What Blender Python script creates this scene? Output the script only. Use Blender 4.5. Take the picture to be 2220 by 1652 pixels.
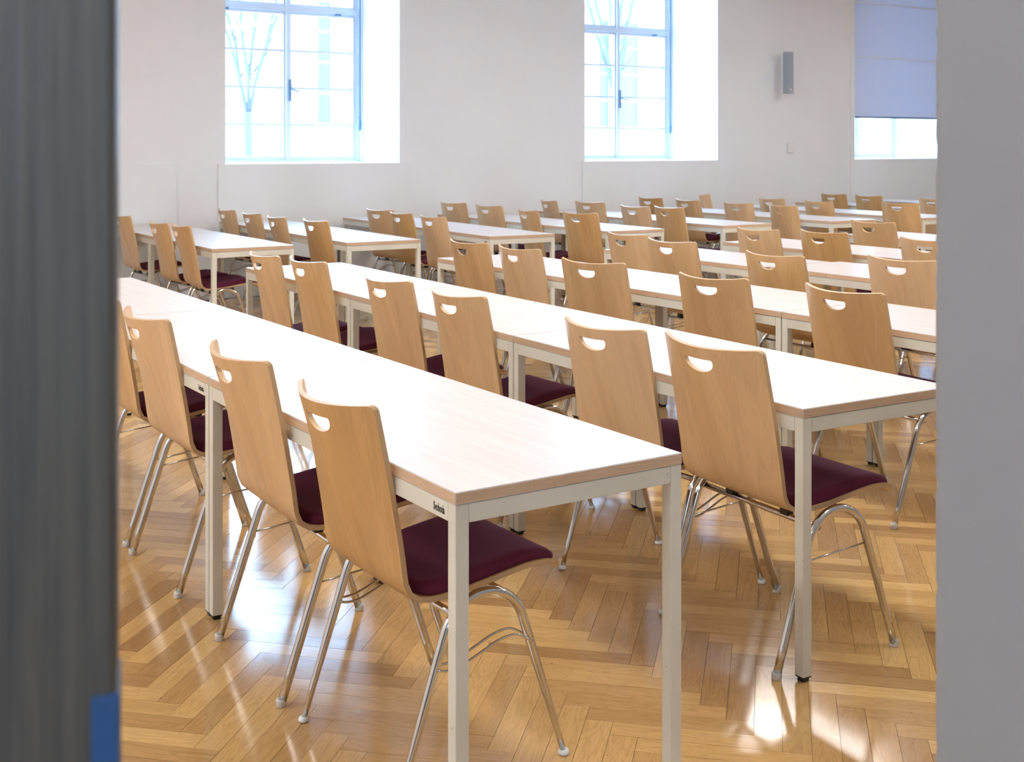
import bpy, bmesh, math, random
from mathutils import Vector, Matrix
from mathutils.geometry import delaunay_2d_cdt

# ------------------------------------------------------------------ scene reset
for o in list(bpy.data.objects):
    bpy.data.objects.remove(o, do_unlink=True)
scene = bpy.context.scene
COL = scene.collection

# ------------------------------------------------------------------ camera
YAW = 0.5746
cam_d = bpy.data.cameras.new('camera')
cam_d.sensor_width = 36.0
cam_d.sensor_fit = 'HORIZONTAL'
cam_d.lens = 2650.0 / 2220.0 * 36.0
cam_d.shift_y = -(826.0 - 318.0) / 2220.0
cam_d.clip_start = 0.02
cam_d.clip_end = 300
cam_d.dof.use_dof = True
cam_d.dof.focus_distance = 3.6
cam_d.dof.aperture_fstop = cam_d.lens / 1000.0 / 0.0042
cam = bpy.data.objects.new('camera', cam_d)
cam.location = (0, 0, 1.4464)
cam.rotation_euler = (math.pi / 2, 0, -YAW)
COL.objects.link(cam)
scene.camera = cam

# ------------------------------------------------------------------ world, exposure
world = bpy.data.worlds.new('overcast_sky')
scene.world = world
world.use_nodes = True
bg = world.node_tree.nodes['Background']
bg.inputs['Color'].default_value = (0.45, 0.70, 1.0, 1)
bg.inputs['Strength'].default_value = 17.0
scene.view_settings.view_transform = 'Standard'
scene.view_settings.look = 'None'
scene.view_settings.gamma = 1.0
scene.view_settings.use_curve_mapping = False
scene.view_settings.exposure = 0.25
LAMP_STRENGTH = 25.0
LAMP_COLOR = (1.0, 0.965, 0.935)

# ------------------------------------------------------------------ material helpers
def new_mat(name):
    m = bpy.data.materials.new(name)
    m.use_nodes = True
    nt = m.node_tree
    return m, nt, nt.nodes['Principled BSDF']

def N(nt, kind, **kw):
    n = nt.nodes.new(kind)
    for k, v in kw.items():
        if k == 'inp':
            for a, b in v.items():
                n.inputs[a].default_value = b
        else:
            setattr(n, k, v)
    return n

def L(nt, a, b):
    nt.links.new(a, b)

def ramp(nt, fac, stops):
    r = nt.nodes.new('ShaderNodeValToRGB')
    while len(r.color_ramp.elements) < len(stops):
        r.color_ramp.elements.new(0.5)
    for e, (p, c) in zip(r.color_ramp.elements, stops):
        e.position = p
        e.color = (c[0], c[1], c[2], 1)
    L(nt, fac, r.inputs['Fac'])
    return r.outputs['Color']

def mixc(nt, fac, a, b, blend='MIX'):
    m = nt.nodes.new('ShaderNodeMix')
    m.data_type = 'RGBA'
    m.blend_type = blend
    for sock, v in ((m.inputs[0], fac), (m.inputs[6], a), (m.inputs[7], b)):
        if hasattr(v, 'is_output'):
            L(nt, v, sock)
        elif isinstance(v, (int, float)):
            sock.default_value = v
        else:
            sock.default_value = (v[0], v[1], v[2], 1)
    return m.outputs[2]

def bump(nt, bsdf, height, strength=0.2, dist=0.002):
    b = N(nt, 'ShaderNodeBump', inp={'Strength': strength, 'Distance': dist})
    L(nt, height, b.inputs['Height'])
    L(nt, b.outputs['Normal'], bsdf.inputs['Normal'])

def srgb(r, g, b):
    f = lambda c: (c / 255 / 12.92) if c / 255 <= 0.04045 else ((c / 255 + 0.055) / 1.055) ** 2.4
    return (f(r), f(g), f(b))

def wall_paint(name, col, rough=0.6, scale=60, strength=0.06):
    m, nt, b = new_mat(name)
    tc = N(nt, 'ShaderNodeTexCoord')
    n1 = N(nt, 'ShaderNodeTexNoise', inp={'Scale': scale, 'Detail': 4.0})
    n2 = N(nt, 'ShaderNodeTexNoise', inp={'Scale': 1.3, 'Detail': 3.0})
    L(nt, tc.outputs['Object'], n1.inputs['Vector'])
    L(nt, tc.outputs['Object'], n2.inputs['Vector'])
    c = ramp(nt, n2.outputs['Fac'], [(0.3, [v * 0.96 for v in col]), (0.7, col)])
    L(nt, c, b.inputs['Base Color'])
    b.inputs['Roughness'].default_value = rough
    bump(nt, b, n1.outputs['Fac'], strength, 0.003)
    return m

M = {}
M['wall'] = wall_paint('white_wall_paint', (0.83, 0.845, 0.885))
M['panel'] = wall_paint('white_panel_paint', (0.83, 0.86, 0.89), 0.35, 30, 0.02)
M['ceiling'] = wall_paint('ceiling_paint', (0.82, 0.81, 0.80))
M['plaster'] = wall_paint('grey_doorway_plaster', (0.255, 0.26, 0.275), 0.55, 45, 0.25)
M['corridor'] = wall_paint('corridor_paint', (0.55, 0.55, 0.57))
M['frame'] = wall_paint('window_frame_paint', (0.60, 0.63, 0.67), 0.35, 80, 0.02)
M['stone'] = wall_paint('pale_facade_render', (0.72, 0.72, 0.72), 0.8, 6, 0.1)
M['ground'] = wall_paint('courtyard_gravel', (0.55, 0.54, 0.52), 0.9, 9, 0.3)

def simple(name, col, rough=0.5, metal=0.0, **kw):
    m, nt, b = new_mat(name)
    tc = N(nt, 'ShaderNodeTexCoord')
    n = N(nt, 'ShaderNodeTexNoise', inp={'Scale': 25.0, 'Detail': 3.0})
    L(nt, tc.outputs['Object'], n.inputs['Vector'])
    L(nt, ramp(nt, n.outputs['Fac'], [(0.3, [v * 0.94 for v in col]), (0.7, col)]), b.inputs['Base Color'])
    b.inputs['Roughness'].default_value = rough
    b.inputs['Metallic'].default_value = metal
    for k, v in kw.items():
        b.inputs[k].default_value = v
    return m

M['chrome'] = simple('chrome_tube', (0.66, 0.65, 0.63), 0.09, 1.0)
M['black'] = simple('black_plastic', (0.012, 0.014, 0.013), 0.45)
M['white_cap'] = simple('white_plastic_cap', (0.72, 0.74, 0.74), 0.35)
M['grey_cap'] = simple('grey_plastic_cap', (0.62, 0.62, 0.60), 0.35)
M['ink'] = simple('black_print', (0.02, 0.02, 0.018), 0.5)
M['hardware'] = simple('dark_window_hardware', (0.14, 0.22, 0.33), 0.4, 0.0)
M['speaker'] = simple('grey_speaker_lacquer', (0.36, 0.40, 0.45), 0.5)
M['grille'] = simple('speaker_grille', (0.34, 0.38, 0.44), 0.6)
M['switch'] = simple('white_switch_plastic', (0.83, 0.83, 0.85), 0.4)
M['blue'] = simple('blue_edge_strip', (0.01, 0.06, 0.17), 0.5)
M['bark'] = simple('grey_bark', (0.10, 0.11, 0.12), 0.9)
M['far_glass'] = simple('dark_far_pane', (0.09, 0.105, 0.12), 0.3)

# fabric of the pads
m, nt, b = new_mat('burgundy_seat_fabric')
tc = N(nt, 'ShaderNodeTexCoord')
n = N(nt, 'ShaderNodeTexNoise', inp={'Scale': 420.0, 'Detail': 2.0})
w = N(nt, 'ShaderNodeTexNoise', inp={'Scale': 9.0, 'Detail': 3.0})
L(nt, tc.outputs['Object'], n.inputs['Vector'])
L(nt, tc.outputs['Object'], w.inputs['Vector'])
c1 = ramp(nt, n.outputs['Fac'], [(0.3, (0.075, 0.009, 0.022)), (0.7, (0.165, 0.022, 0.050))])
c2 = mixc(nt, w.outputs['Fac'], c1, (0.10, 0.014, 0.038))
L(nt, c2, b.inputs['Base Color'])
b.inputs['Roughness'].default_value = 0.85
b.inputs['Sheen Weight'].default_value = 0.25
b.inputs['Sheen Roughness'].default_value = 0.45
b.inputs['Sheen Tint'].default_value = (0.60, 0.22, 0.42, 1)
b.inputs['Specular IOR Level'].default_value = 0.2
bump(nt, b, n.outputs['Fac'], 0.35, 0.0012)
M['fabric'] = m

# beech plywood (UV: u across, v along the grain, in metres)
def beech(name, dark, light, edge=False):
    m, nt, b = new_mat(name)
    uv = N(nt, 'ShaderNodeUVMap')
    oi = N(nt, 'ShaderNodeObjectInfo')
    off = N(nt, 'ShaderNodeMath', operation='MULTIPLY', inp={1: 37.0})
    L(nt, oi.outputs['Random'], off.inputs[0])
    add = N(nt, 'ShaderNodeVectorMath', operation='ADD')
    comb = N(nt, 'ShaderNodeCombineXYZ')
    L(nt, off.outputs[0], comb.inputs[0]); L(nt, off.outputs[0], comb.inputs[1])
    L(nt, uv.outputs['UV'], add.inputs[0]); L(nt, comb.outputs[0], add.inputs[1])
    mp = N(nt, 'ShaderNodeMapping', inp={'Scale': (14.0, 1.6, 1.0)})
    L(nt, add.outputs[0], mp.inputs['Vector'])
    big = N(nt, 'ShaderNodeTexNoise', inp={'Scale': 1.0, 'Detail': 3.0, 'Distortion': 0.6})
    L(nt, mp.outputs['Vector'], big.inputs['Vector'])
    mp2 = N(nt, 'ShaderNodeMapping', inp={'Scale': (420.0, 30.0, 1.0)})
    L(nt, add.outputs[0], mp2.inputs['Vector'])
    fine = N(nt, 'ShaderNodeTexNoise', inp={'Scale': 1.0, 'Detail': 2.0})
    L(nt, mp2.outputs['Vector'], fine.inputs['Vector'])
    # cathedral lines
    wv = N(nt, 'ShaderNodeMath', operation='MULTIPLY', inp={1: 38.0})
    L(nt, big.outputs['Fac'], wv.inputs[0])
    sn = N(nt, 'ShaderNodeMath', operation='SINE'); L(nt, wv.outputs[0], sn.inputs[0])
    sn2 = N(nt, 'ShaderNodeMapRange', inp={1: 0.2, 2: 1.0, 3: 0.0, 4: 0.16}); L(nt, sn.outputs[0], sn2.inputs[0])
    base = ramp(nt, big.outputs['Fac'], [(0.3, dark), (0.7, light)])
    c = mixc(nt, sn2.outputs[0], base, [v * 0.66 for v in dark])
    f2 = N(nt, 'ShaderNodeMapRange', inp={1: 0.4, 2: 0.75, 3: 0.0, 4: 0.22}); L(nt, fine.outputs['Fac'], f2.inputs[0])
    c = mixc(nt, f2.outputs[0], c, [v * 0.7 for v in dark])
    hs = N(nt, 'ShaderNodeHueSaturation')
    v1 = N(nt, 'ShaderNodeMapRange', inp={3: 0.88, 4: 1.1}); L(nt, oi.outputs['Random'], v1.inputs[0])
    s1 = N(nt, 'ShaderNodeMapRange', inp={1: 1.0, 2: 0.0, 3: 0.85, 4: 1.12}); L(nt, oi.outputs['Random'], s1.inputs[0])
    L(nt, v1.outputs[0], hs.inputs['Value']); L(nt, s1.outputs[0], hs.inputs['Saturation'])
    L(nt, c, hs.inputs['Color'])
    L(nt, hs.outputs['Color'], b.inputs['Base Color'])
    b.inputs['Roughness'].default_value = 0.38
    b.inputs['Coat Weight'].default_value = 0.25
    b.inputs['Coat Roughness'].default_value = 0.25
    return m
M['beech'] = beech('beech_veneer', (0.60, 0.378, 0.185), (0.71, 0.475, 0.252))
M['ply_front'] = beech('beech_veneer_inner', (0.60, 0.378, 0.185), (0.71, 0.475, 0.252))

m, nt, b = new_mat('plywood_layered_edge')
uv = N(nt, 'ShaderNodeUVMap')
sep = N(nt, 'ShaderNodeSeparateXYZ'); L(nt, uv.outputs['UV'], sep.inputs[0])
mu = N(nt, 'ShaderNodeMath', operation='MULTIPLY', inp={1: 6.283 * 5}); L(nt, sep.outputs[1], mu.inputs[0])
sn = N(nt, 'ShaderNodeMath', operation='SINE'); L(nt, mu.outputs[0], sn.inputs[0])
c = ramp(nt, sn.outputs[0], [(0.15, (0.60, 0.42, 0.24)), (0.85, (0.40, 0.24, 0.11))])
L(nt, c, b.inputs['Base Color']); b.inputs['Roughness'].default_value = 0.4
M['ply_edge'] = m

# table top laminate and its beech edge band
m, nt, b = new_mat('pale_table_laminate')
tc = N(nt, 'ShaderNodeTexCoord'); oi = N(nt, 'ShaderNodeObjectInfo')
ad = N(nt, 'ShaderNodeVectorMath', operation='ADD')
L(nt, tc.outputs['Object'], ad.inputs[0]); L(nt, oi.outputs['Random'], ad.inputs[1])
mp = N(nt, 'ShaderNodeMapping', inp={'Scale': (60.0, 3.0, 1.0)}); L(nt, ad.outputs[0], mp.inputs['Vector'])
n = N(nt, 'ShaderNodeTexNoise', inp={'Scale': 1.0, 'Detail': 4.0}); L(nt, mp.outputs['Vector'], n.inputs['Vector'])
L(nt, ramp(nt, n.outputs['Fac'], [(0.3, (0.60, 0.548, 0.522)), (0.7, (0.67, 0.625, 0.602))]), b.inputs['Base Color'])
b.inputs['Roughness'].default_value = 0.33
b.inputs['Specular IOR Level'].default_value = 0.75
M['laminate'] = m

m, nt, b = new_mat('beech_edge_band')
tc = N(nt, 'ShaderNodeTexCoord'); oi = N(nt, 'ShaderNodeObjectInfo')
ad = N(nt, 'ShaderNodeVectorMath', operation='ADD')
L(nt, tc.outputs['Object'], ad.inputs[0]); L(nt, oi.outputs['Random'], ad.inputs[1])
mp = N(nt, 'ShaderNodeMapping', inp={'Scale': (12.0, 12.0, 260.0)}); L(nt, ad.outputs[0], mp.inputs['Vector'])
n = N(nt, 'ShaderNodeTexNoise', inp={'Scale': 1.0, 'Detail': 3.0}); L(nt, mp.outputs['Vector'], n.inputs['Vector'])
c = ramp(nt, n.outputs['Fac'], [(0.3, (0.50, 0.345, 0.225)), (0.7, (0.60, 0.435, 0.30))])
n2 = N(nt, 'ShaderNodeTexNoise', inp={'Scale': 55.0, 'Detail': 1.0}); L(nt, ad.outputs[0], n2.inputs['Vector'])
nick = N(nt, 'ShaderNodeMapRange', inp={1: 0.74, 2: 0.78, 3: 0.0, 4: 0.75}); L(nt, n2.outputs['Fac'], nick.inputs[0])
c = mixc(nt, nick.outputs[0], c, (0.14, 0.08, 0.05))
hs = N(nt, 'ShaderNodeHueSaturation'); L(nt, c, hs.inputs['Color'])
v1 = N(nt, 'ShaderNodeMapRange', inp={3: 0.92, 4: 1.1}); L(nt, oi.outputs['Random'], v1.inputs[0]); L(nt, v1.outputs[0], hs.inputs['Value'])
L(nt, hs.outputs['Color'], b.inputs['Base Color']); b.inputs['Roughness'].default_value = 0.45
M['edge'] = m

# cream enamel of the table frames with scuffs
m, nt, b = new_mat('cream_grey_enamel')
tc = N(nt, 'ShaderNodeTexCoord'); oi = N(nt, 'ShaderNodeObjectInfo')
ad = N(nt, 'ShaderNodeVectorMath', operation='ADD'); mul = N(nt, 'ShaderNodeMath', operation='MULTIPLY', inp={1: 13.0})
L(nt, oi.outputs['Random'], mul.inputs[0]); L(nt, tc.outputs['Object'], ad.inputs[0]); L(nt, mul.outputs[0], ad.inputs[1])
n = N(nt, 'ShaderNodeTexNoise', inp={'Scale': 38.0, 'Detail': 4.0, 'Roughness': 0.7}); L(nt, ad.outputs[0], n.inputs['Vector'])
sc = N(nt, 'ShaderNodeMapRange', inp={1: 0.67, 2: 0.72, 3: 0.0, 4: 0.55}); L(nt, n.outputs['Fac'], sc.inputs[0])
n2 = N(nt, 'ShaderNodeTexNoise', inp={'Scale': 6.0}); L(nt, ad.outputs[0], n2.inputs['Vector'])
c = ramp(nt, n2.outputs['Fac'], [(0.3, (0.61, 0.60, 0.52)), (0.7, (0.68, 0.67, 0.59))])
L(nt, mixc(nt, sc.outputs[0], c, (0.20, 0.19, 0.16)), b.inputs['Base Color']); b.inputs['Roughness'].default_value = 0.4
M['enamel'] = m

# parquet oak: UV along the plank in metres (offset per plank), 'tone' per plank
m, nt, b = new_mat('oak_parquet')
uv = N(nt, 'ShaderNodeUVMap')
at = N(nt, 'ShaderNodeAttribute', attribute_name='tone')
mp = N(nt, 'ShaderNodeMapping', inp={'Scale': (5.0, 70.0, 1.0)}); L(nt, uv.outputs['UV'], mp.inputs['Vector'])
g1 = N(nt, 'ShaderNodeTexNoise', inp={'Scale': 1.0, 'Detail': 3.0, 'Distortion': 0.8}); L(nt, mp.outputs['Vector'], g1.inputs['Vector'])
mp2 = N(nt, 'ShaderNodeMapping', inp={'Scale': (40.0, 900.0, 1.0)}); L(nt, uv.outputs['UV'], mp2.inputs['Vector'])
g2 = N(nt, 'ShaderNodeTexNoise', inp={'Scale': 1.0, 'Detail': 2.0}); L(nt, mp2.outputs['Vector'], g2.inputs['Vector'])
mp3 = N(nt, 'ShaderNodeMapping', inp={'Scale': (3.2, 26.0, 1.0)}); L(nt, uv.outputs['UV'], mp3.inputs['Vector'])
g3 = N(nt, 'ShaderNodeTexNoise', inp={'Scale': 1.0, 'Detail': 1.0, 'Distortion': 0.6}); L(nt, mp3.outputs['Vector'], g3.inputs['Vector'])
wv = N(nt, 'ShaderNodeMath', operation='MULTIPLY', inp={1: 60.0}); L(nt, g3.outputs['Fac'], wv.inputs[0])
sn = N(nt, 'ShaderNodeMath', operation='SINE'); L(nt, wv.outputs[0], sn.inputs[0])
ring = N(nt, 'ShaderNodeMapRange', inp={1: 0.1, 2: 1.0, 3: 0.0, 4: 0.30}); L(nt, sn.outputs[0], ring.inputs[0])
base = ramp(nt, at.outputs['Fac'], [(0.0, (0.37, 0.212, 0.086)), (0.5, (0.52, 0.318, 0.126)), (1.0, (0.66, 0.435, 0.178))])
c = mixc(nt, ring.outputs[0], base, mixc(nt, 1.0, base, (0.55, 0.50, 0.46), 'MULTIPLY'))
f1 = N(nt, 'ShaderNodeMapRange', inp={1: 0.35, 2: 0.7, 3: 0.0, 4: 0.35}); L(nt, g1.outputs['Fac'], f1.inputs[0])
c = mixc(nt, f1.outputs[0], c, mixc(nt, 1.0, base, (0.70, 0.66, 0.62), 'MULTIPLY'))
f2 = N(nt, 'ShaderNodeMapRange', inp={1: 0.55, 2: 0.75, 3: 0.0, 4: 0.5}); L(nt, g2.outputs['Fac'], f2.inputs[0])
c = mixc(nt, f2.outputs[0], c, mixc(nt, 1.0, base, (0.5, 0.45, 0.4), 'MULTIPLY'))
tc = N(nt, 'ShaderNodeTexCoord')
geo = N(nt, 'ShaderNodeNewGeometry')
dn = N(nt, 'ShaderNodeTexNoise', inp={'Scale': 55.0, 'Detail': 2.0}); L(nt, geo.outputs['Position'], dn.inputs['Vector'])
dm = N(nt, 'ShaderNodeMapRange', inp={1: 0.73, 2: 0.77, 3: 0.0, 4: 0.6}); L(nt, dn.outputs['Fac'], dm.inputs[0])
c = mixc(nt, dm.outputs[0], c, (0.09, 0.055, 0.035))
L(nt, c, b.inputs['Base Color'])
rn = N(nt, 'ShaderNodeTexNoise', inp={'Scale': 2.2, 'Detail': 4.0}); L(nt, geo.outputs['Position'], rn.inputs['Vector'])
rr = N(nt, 'ShaderNodeMapRange', inp={1: 0.3, 2: 0.7, 3: 0.10, 4: 0.17}); L(nt, rn.outputs['Fac'], rr.inputs[0])
L(nt, rr.outputs[0], b.inputs['Roughness'])
b.inputs['Specular IOR Level'].default_value = 0.48
hb = N(nt, 'ShaderNodeTexNoise', inp={'Scale': 11.0, 'Detail': 3.0}); L(nt, geo.outputs['Position'], hb.inputs['Vector'])
bump(nt, b, hb.outputs['Fac'], 0.05, 0.004)
M['oak'] = m
M['joint'] = simple('dark_parquet_joint', (0.06, 0.035, 0.02), 0.8)

# dark grained door leaf
m, nt, b = new_mat('dark_grained_door')
tc = N(nt, 'ShaderNodeTexCoord')
mp = N(nt, 'ShaderNodeMapping', inp={'Scale': (130.0, 130.0, 2.6)}); L(nt, tc.outputs['Object'], mp.inputs['Vector'])
n = N(nt, 'ShaderNodeTexNoise', inp={'Scale': 1.0, 'Detail': 4.0, 'Roughness': 0.7}); L(nt, mp.outputs['Vector'], n.inputs['Vector'])
L(nt, ramp(nt, n.outputs['Fac'], [(0.35, (0.030, 0.024, 0.017)), (0.65, (0.085, 0.070, 0.050))]), b.inputs['Base Color'])
b.inputs['Roughness'].default_value = 0.42
b.inputs['Specular IOR Level'].default_value = 0.6
bump(nt, b, n.outputs['Fac'], 0.35, 0.002)
M['door'] = m

# window glass (thin pane), blind cloth, lamp diffuser
m, nt, b = new_mat('window_glass')
nt.nodes.remove(b)
out = nt.nodes['Material Output']
tr = N(nt, 'ShaderNodeBsdfTransparent', inp={'Color': (0.96, 0.98, 1.0, 1)})
gl = N(nt, 'ShaderNodeBsdfGlossy', inp={'Roughness': 0.02})
mx = N(nt, 'ShaderNodeMixShader', inp={0: 0.05})
L(nt, tr.outputs[0], mx.inputs[1]); L(nt, gl.outputs[0], mx.inputs[2]); L(nt, mx.outputs[0], out.inputs[0])
M['glass'] = m

m, nt, b = new_mat('lavender_blind_cloth')
nt.nodes.remove(b)
out = nt.nodes['Material Output']
tc = N(nt, 'ShaderNodeTexCoord')
n = N(nt, 'ShaderNodeTexNoise', inp={'Scale': 200.0}); L(nt, tc.outputs['Object'], n.inputs['Vector'])
c = ramp(nt, n.outputs['Fac'], [(0.3, (0.66, 0.71, 0.82)), (0.7, (0.70, 0.75, 0.86))])
df = N(nt, 'ShaderNodeBsdfDiffuse'); L(nt, c, df.inputs[0])
tl = N(nt, 'ShaderNodeBsdfTranslucent'); L(nt, c, tl.inputs[0])
mx = N(nt, 'ShaderNodeMixShader', inp={0: 0.2})
L(nt, df.outputs[0], mx.inputs[1]); L(nt, tl.outputs[0], mx.inputs[2]); L(nt, mx.outputs[0], out.inputs[0])
M['blind'] = m

m, nt, b = new_mat('lamp_diffuser')
b.inputs['Base Color'].default_value = (0.9, 0.9, 0.9, 1)
b.inputs['Emission Color'].default_value = (*LAMP_COLOR, 1)
b.inputs['Emission Strength'].default_value = LAMP_STRENGTH
M['lamp'] = m

# ------------------------------------------------------------------ object helpers
def obj(name, me, parent=None, loc=None, rot=None):
    o = bpy.data.objects.new(name, me)
    COL.objects.link(o)
    if parent is not None:
        o.parent = parent
    if loc is not None:
        o.location = loc
    if rot is not None:
        o.rotation_euler = rot
    return o

def tag(o, label=None, cat=None, group=None, kind=None):
    if label: o['label'] = label
    if cat: o['category'] = cat
    if group: o['group'] = group
    if kind: o['kind'] = kind
    return o

def mesh(name, verts, faces, mats, idx=None, smooth=False):
    me = bpy.data.meshes.new(name)
    me.from_pydata([tuple(v) for v in verts], [], faces)
    for mt in (mats if isinstance(mats, (list, tuple)) else [mats]):
        me.materials.append(mt)
    if idx is not None:
        me.polygons.foreach_set('material_index', idx)
    if smooth:
        me.polygons.foreach_set('use_smooth', [True] * len(me.polygons))
    me.update()
    return me

BOXF = [(0, 3, 2, 1), (4, 5, 6, 7), (0, 1, 5, 4), (1, 2, 6, 5), (2, 3, 7, 6), (3, 0, 4, 7)]
def box_data(x0, x1, y0, y1, z0, z1):
    return [(x0, y0, z0), (x1, y0, z0), (x1, y1, z0), (x0, y1, z0),
            (x0, y0, z1), (x1, y0, z1), (x1, y1, z1), (x0, y1, z1)]

def boxes_mesh(name, boxes, mat, bevel=0.0):
    v, f = [], []
    for bx in boxes:
        o = len(v)
        v += box_data(*bx)
        f += [tuple(i + o for i in q) for q in BOXF]
    me = mesh(name, v, f, mat)
    if bevel:
        bm = bmesh.new(); bm.from_mesh(me)
        bmesh.ops.bevel(bm, geom=bm.edges[:], offset=bevel, segments=2, affect='EDGES', profile=0.6)
        bm.to_mesh(me); bm.free()
    return me

def tube_data(path, r, seg=12, cap=True, radii=None):
    """verts/faces of a round tube along a polyline"""
    P = [Vector(p) for p in path]
    verts, faces = [], []
    n = len(P)
    up = None
    for i, p in enumerate(P):
        t = (P[min(i + 1, n - 1)] - P[max(i - 1, 0)]).normalized()
        if up is None:
            a = Vector((0, 0, 1)) if abs(t.z) < 0.9 else Vector((0, 1, 0))
            up = t.cross(a).normalized()
        up = (up - t * up.dot(t)).normalized()
        s = t.cross(up)
        for k in range(seg):
            a = 2 * math.pi * k / seg
            verts.append(p + (up * math.cos(a) + s * math.sin(a)) * (radii[i] if radii else r))
    for i in range(n - 1):
        for k in range(seg):
            a, b2 = i * seg + k, i * seg + (k + 1) % seg
            faces.append((a, b2, b2 + seg, a + seg))
    if cap:
        faces.append(tuple(reversed(range(seg))))
        faces.append(tuple((n - 1) * seg + k for k in range(seg)))
    return verts, faces

def lathe_data(prof, seg=14):
    verts, faces = [], []
    for r, z in prof:
        for k in range(seg):
            a = 2 * math.pi * k / seg
            verts.append((r * math.cos(a), r * math.sin(a), z))
    for i in range(len(prof) - 1):
        for k in range(seg):
            a, b2 = i * seg + k, i * seg + (k + 1) % seg
            faces.append((a, b2, b2 + seg, a + seg))
    faces.append(tuple(reversed(range(seg))))
    faces.append(tuple((len(prof) - 1) * seg + k for k in range(seg)))
    return verts, faces

def catmull(pts, n):
    P = [Vector(p) for p in pts]
    P = [P[0] * 2 - P[1]] + P + [P[-1] * 2 - P[-2]]
    out = []
    for i in range(1, len(P) - 2):
        for k in range(n):
            t = k / n
            p0, p1, p2, p3 = P[i - 1], P[i], P[i + 1], P[i + 2]
            out.append(0.5 * ((2 * p1) + (p2 - p0) * t + (2 * p0 - 5 * p1 + 4 * p2 - p3) * t * t + (3 * p1 - p0 - 3 * p2 + p3) * t ** 3))
    out.append(P[-2])
    return out

# ------------------------------------------------------------------ the room
WALL_Y, GLASS_Y, OUT_Y = 11.30, 12.20, 12.40
X0, X1, ZC = -2.6, 15.6, 4.4
NEAR_IN, NEAR_OUT = 0.88, 0.52
SILL, HEAD = 1.28, 3.95
NICHES = [(4.053, 5.923), (8.311, 10.346), (12.792, 14.70)]

def structure(name, me, kind='structure'):
    return tag(obj(name, me), kind=kind)

# back wall with three deep window niches
bxs, x = [], X0 - 0.3
for a, c in NICHES:
    bxs.append((x, a, WALL_Y, OUT_Y, -0.1, ZC))
    bxs.append((a, c, WALL_Y, OUT_Y, -0.1, SILL))
    bxs.append((a, c, WALL_Y, OUT_Y, HEAD, ZC))
    x = c
bxs.append((x, X1 + 0.3, WALL_Y, OUT_Y, -0.1, ZC))
wall_back = structure('wall_back', boxes_mesh('wall_back', bxs, M['wall']))
wall_back['label'] = 'white window wall at the far end of the room'
for a, c in ((1.70, 3.572), (3.976, 5.999), (8.265, 10.453), (12.711, 14.80)):
    obj('window_panel', boxes_mesh('window_panel', [(a, c, WALL_Y - 0.022, WALL_Y + 0.001, 0.0, SILL)], M['panel'], 0.002), wall_back)
obj('blind_guide', boxes_mesh('blind_guide', [(12.711, 12.785, WALL_Y - 0.024, WALL_Y + 0.001, SILL + 0.001, ZC - 0.01)], M['panel'], 0.002), wall_back)

structure('wall_left', boxes_mesh('wall_left', [(X0 - 0.3, X0, NEAR_OUT, WALL_Y, -0.1, ZC)], M['wall']))
structure('wall_right', boxes_mesh('wall_right', [(X1, X1 + 0.3, NEAR_OUT, WALL_Y, -0.1, ZC)], M['wall']))
# near wall with the doorway the camera looks through
DX0, DX1, DZ = -0.62, 1.127, 2.6
CH = 0.012
bxs = [(X0, DX0, NEAR_OUT, NEAR_IN, -0.1, ZC), (DX1, X1, NEAR_OUT, NEAR_IN - CH, -0.1, ZC),
       (DX1 + CH, X1, NEAR_IN - CH, NEAR_IN, -0.1, ZC), (DX0, DX1, NEAR_OUT, NEAR_IN, DZ, ZC)]
wall_near = structure('wall_near', boxes_mesh('wall_near', bxs, M['plaster']))
# worn plaster corner of the doorway: a narrow strip with small chips
chip = random.Random(4)
V, F = [], []
NR = 260
for i in range(NR + 1):
    z = -0.1 + (DZ + 0.1) * i / NR
    k = 0.0006 + 0.0016 * chip.random() ** 6
    for (px, py) in ((DX1, NEAR_IN - CH), (DX1 + k * 0.3, NEAR_IN - k * 1.6), (DX1 + k * 1.6, NEAR_IN - k * 0.3), (DX1 + CH, NEAR_IN)):
        V.append((px, py, z))
for i in range(NR):
    for j in range(3):
        q = i * 4 + j
        F.append((q, q + 4, q + 5, q + 1))
obj('corner_bead', mesh('corner_bead', V, F, M['plaster'], smooth=True), wall_near)
wall_near['label'] = 'grey plastered wall beside the doorway'
structure('ceiling', boxes_mesh('ceiling', [(X0 - 0.3, X1 + 0.3, NEAR_OUT, OUT_Y, ZC, ZC + 0.2)], M['ceiling']))
# corridor behind the camera, with a tall window of its own
CX0, CX1, CY0, CZ = -3.2, 2.6, -3.0, 3.2
structure('wall_corridor_left', boxes_mesh('wall_corridor_left', [(CX0 - 0.2, CX0, CY0, NEAR_OUT, -0.1, CZ)], M['corridor']))
structure('wall_corridor_right', boxes_mesh('wall_corridor_right', [(CX1, CX1 + 0.2, CY0, NEAR_OUT, -0.1, CZ)], M['corridor']))
structure('wall_corridor_back', boxes_mesh('wall_corridor_back', [
    (CX0 - 0.2, -2.7, CY0 - 0.3, CY0, -0.1, CZ), (-1.9, CX1 + 0.2, CY0 - 0.3, CY0, -0.1, CZ),
    (-2.7, -1.9, CY0 - 0.3, CY0, -0.1, 1.45), (-2.7, -1.9, CY0 - 0.3, CY0, 2.5, CZ)], M['corridor']))
structure('ceiling_corridor', boxes_mesh('ceiling_corridor', [(CX0 - 0.2, CX1 + 0.2, CY0 - 0.3, NEAR_OUT, CZ, CZ + 0.2)], M['corridor']))
structure('floor_corridor', boxes_mesh('floor_corridor', [(CX0 - 0.2, CX1 + 0.2, CY0 - 0.3, NEAR_OUT, -0.12, -0.004)], M['corridor']))

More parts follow.
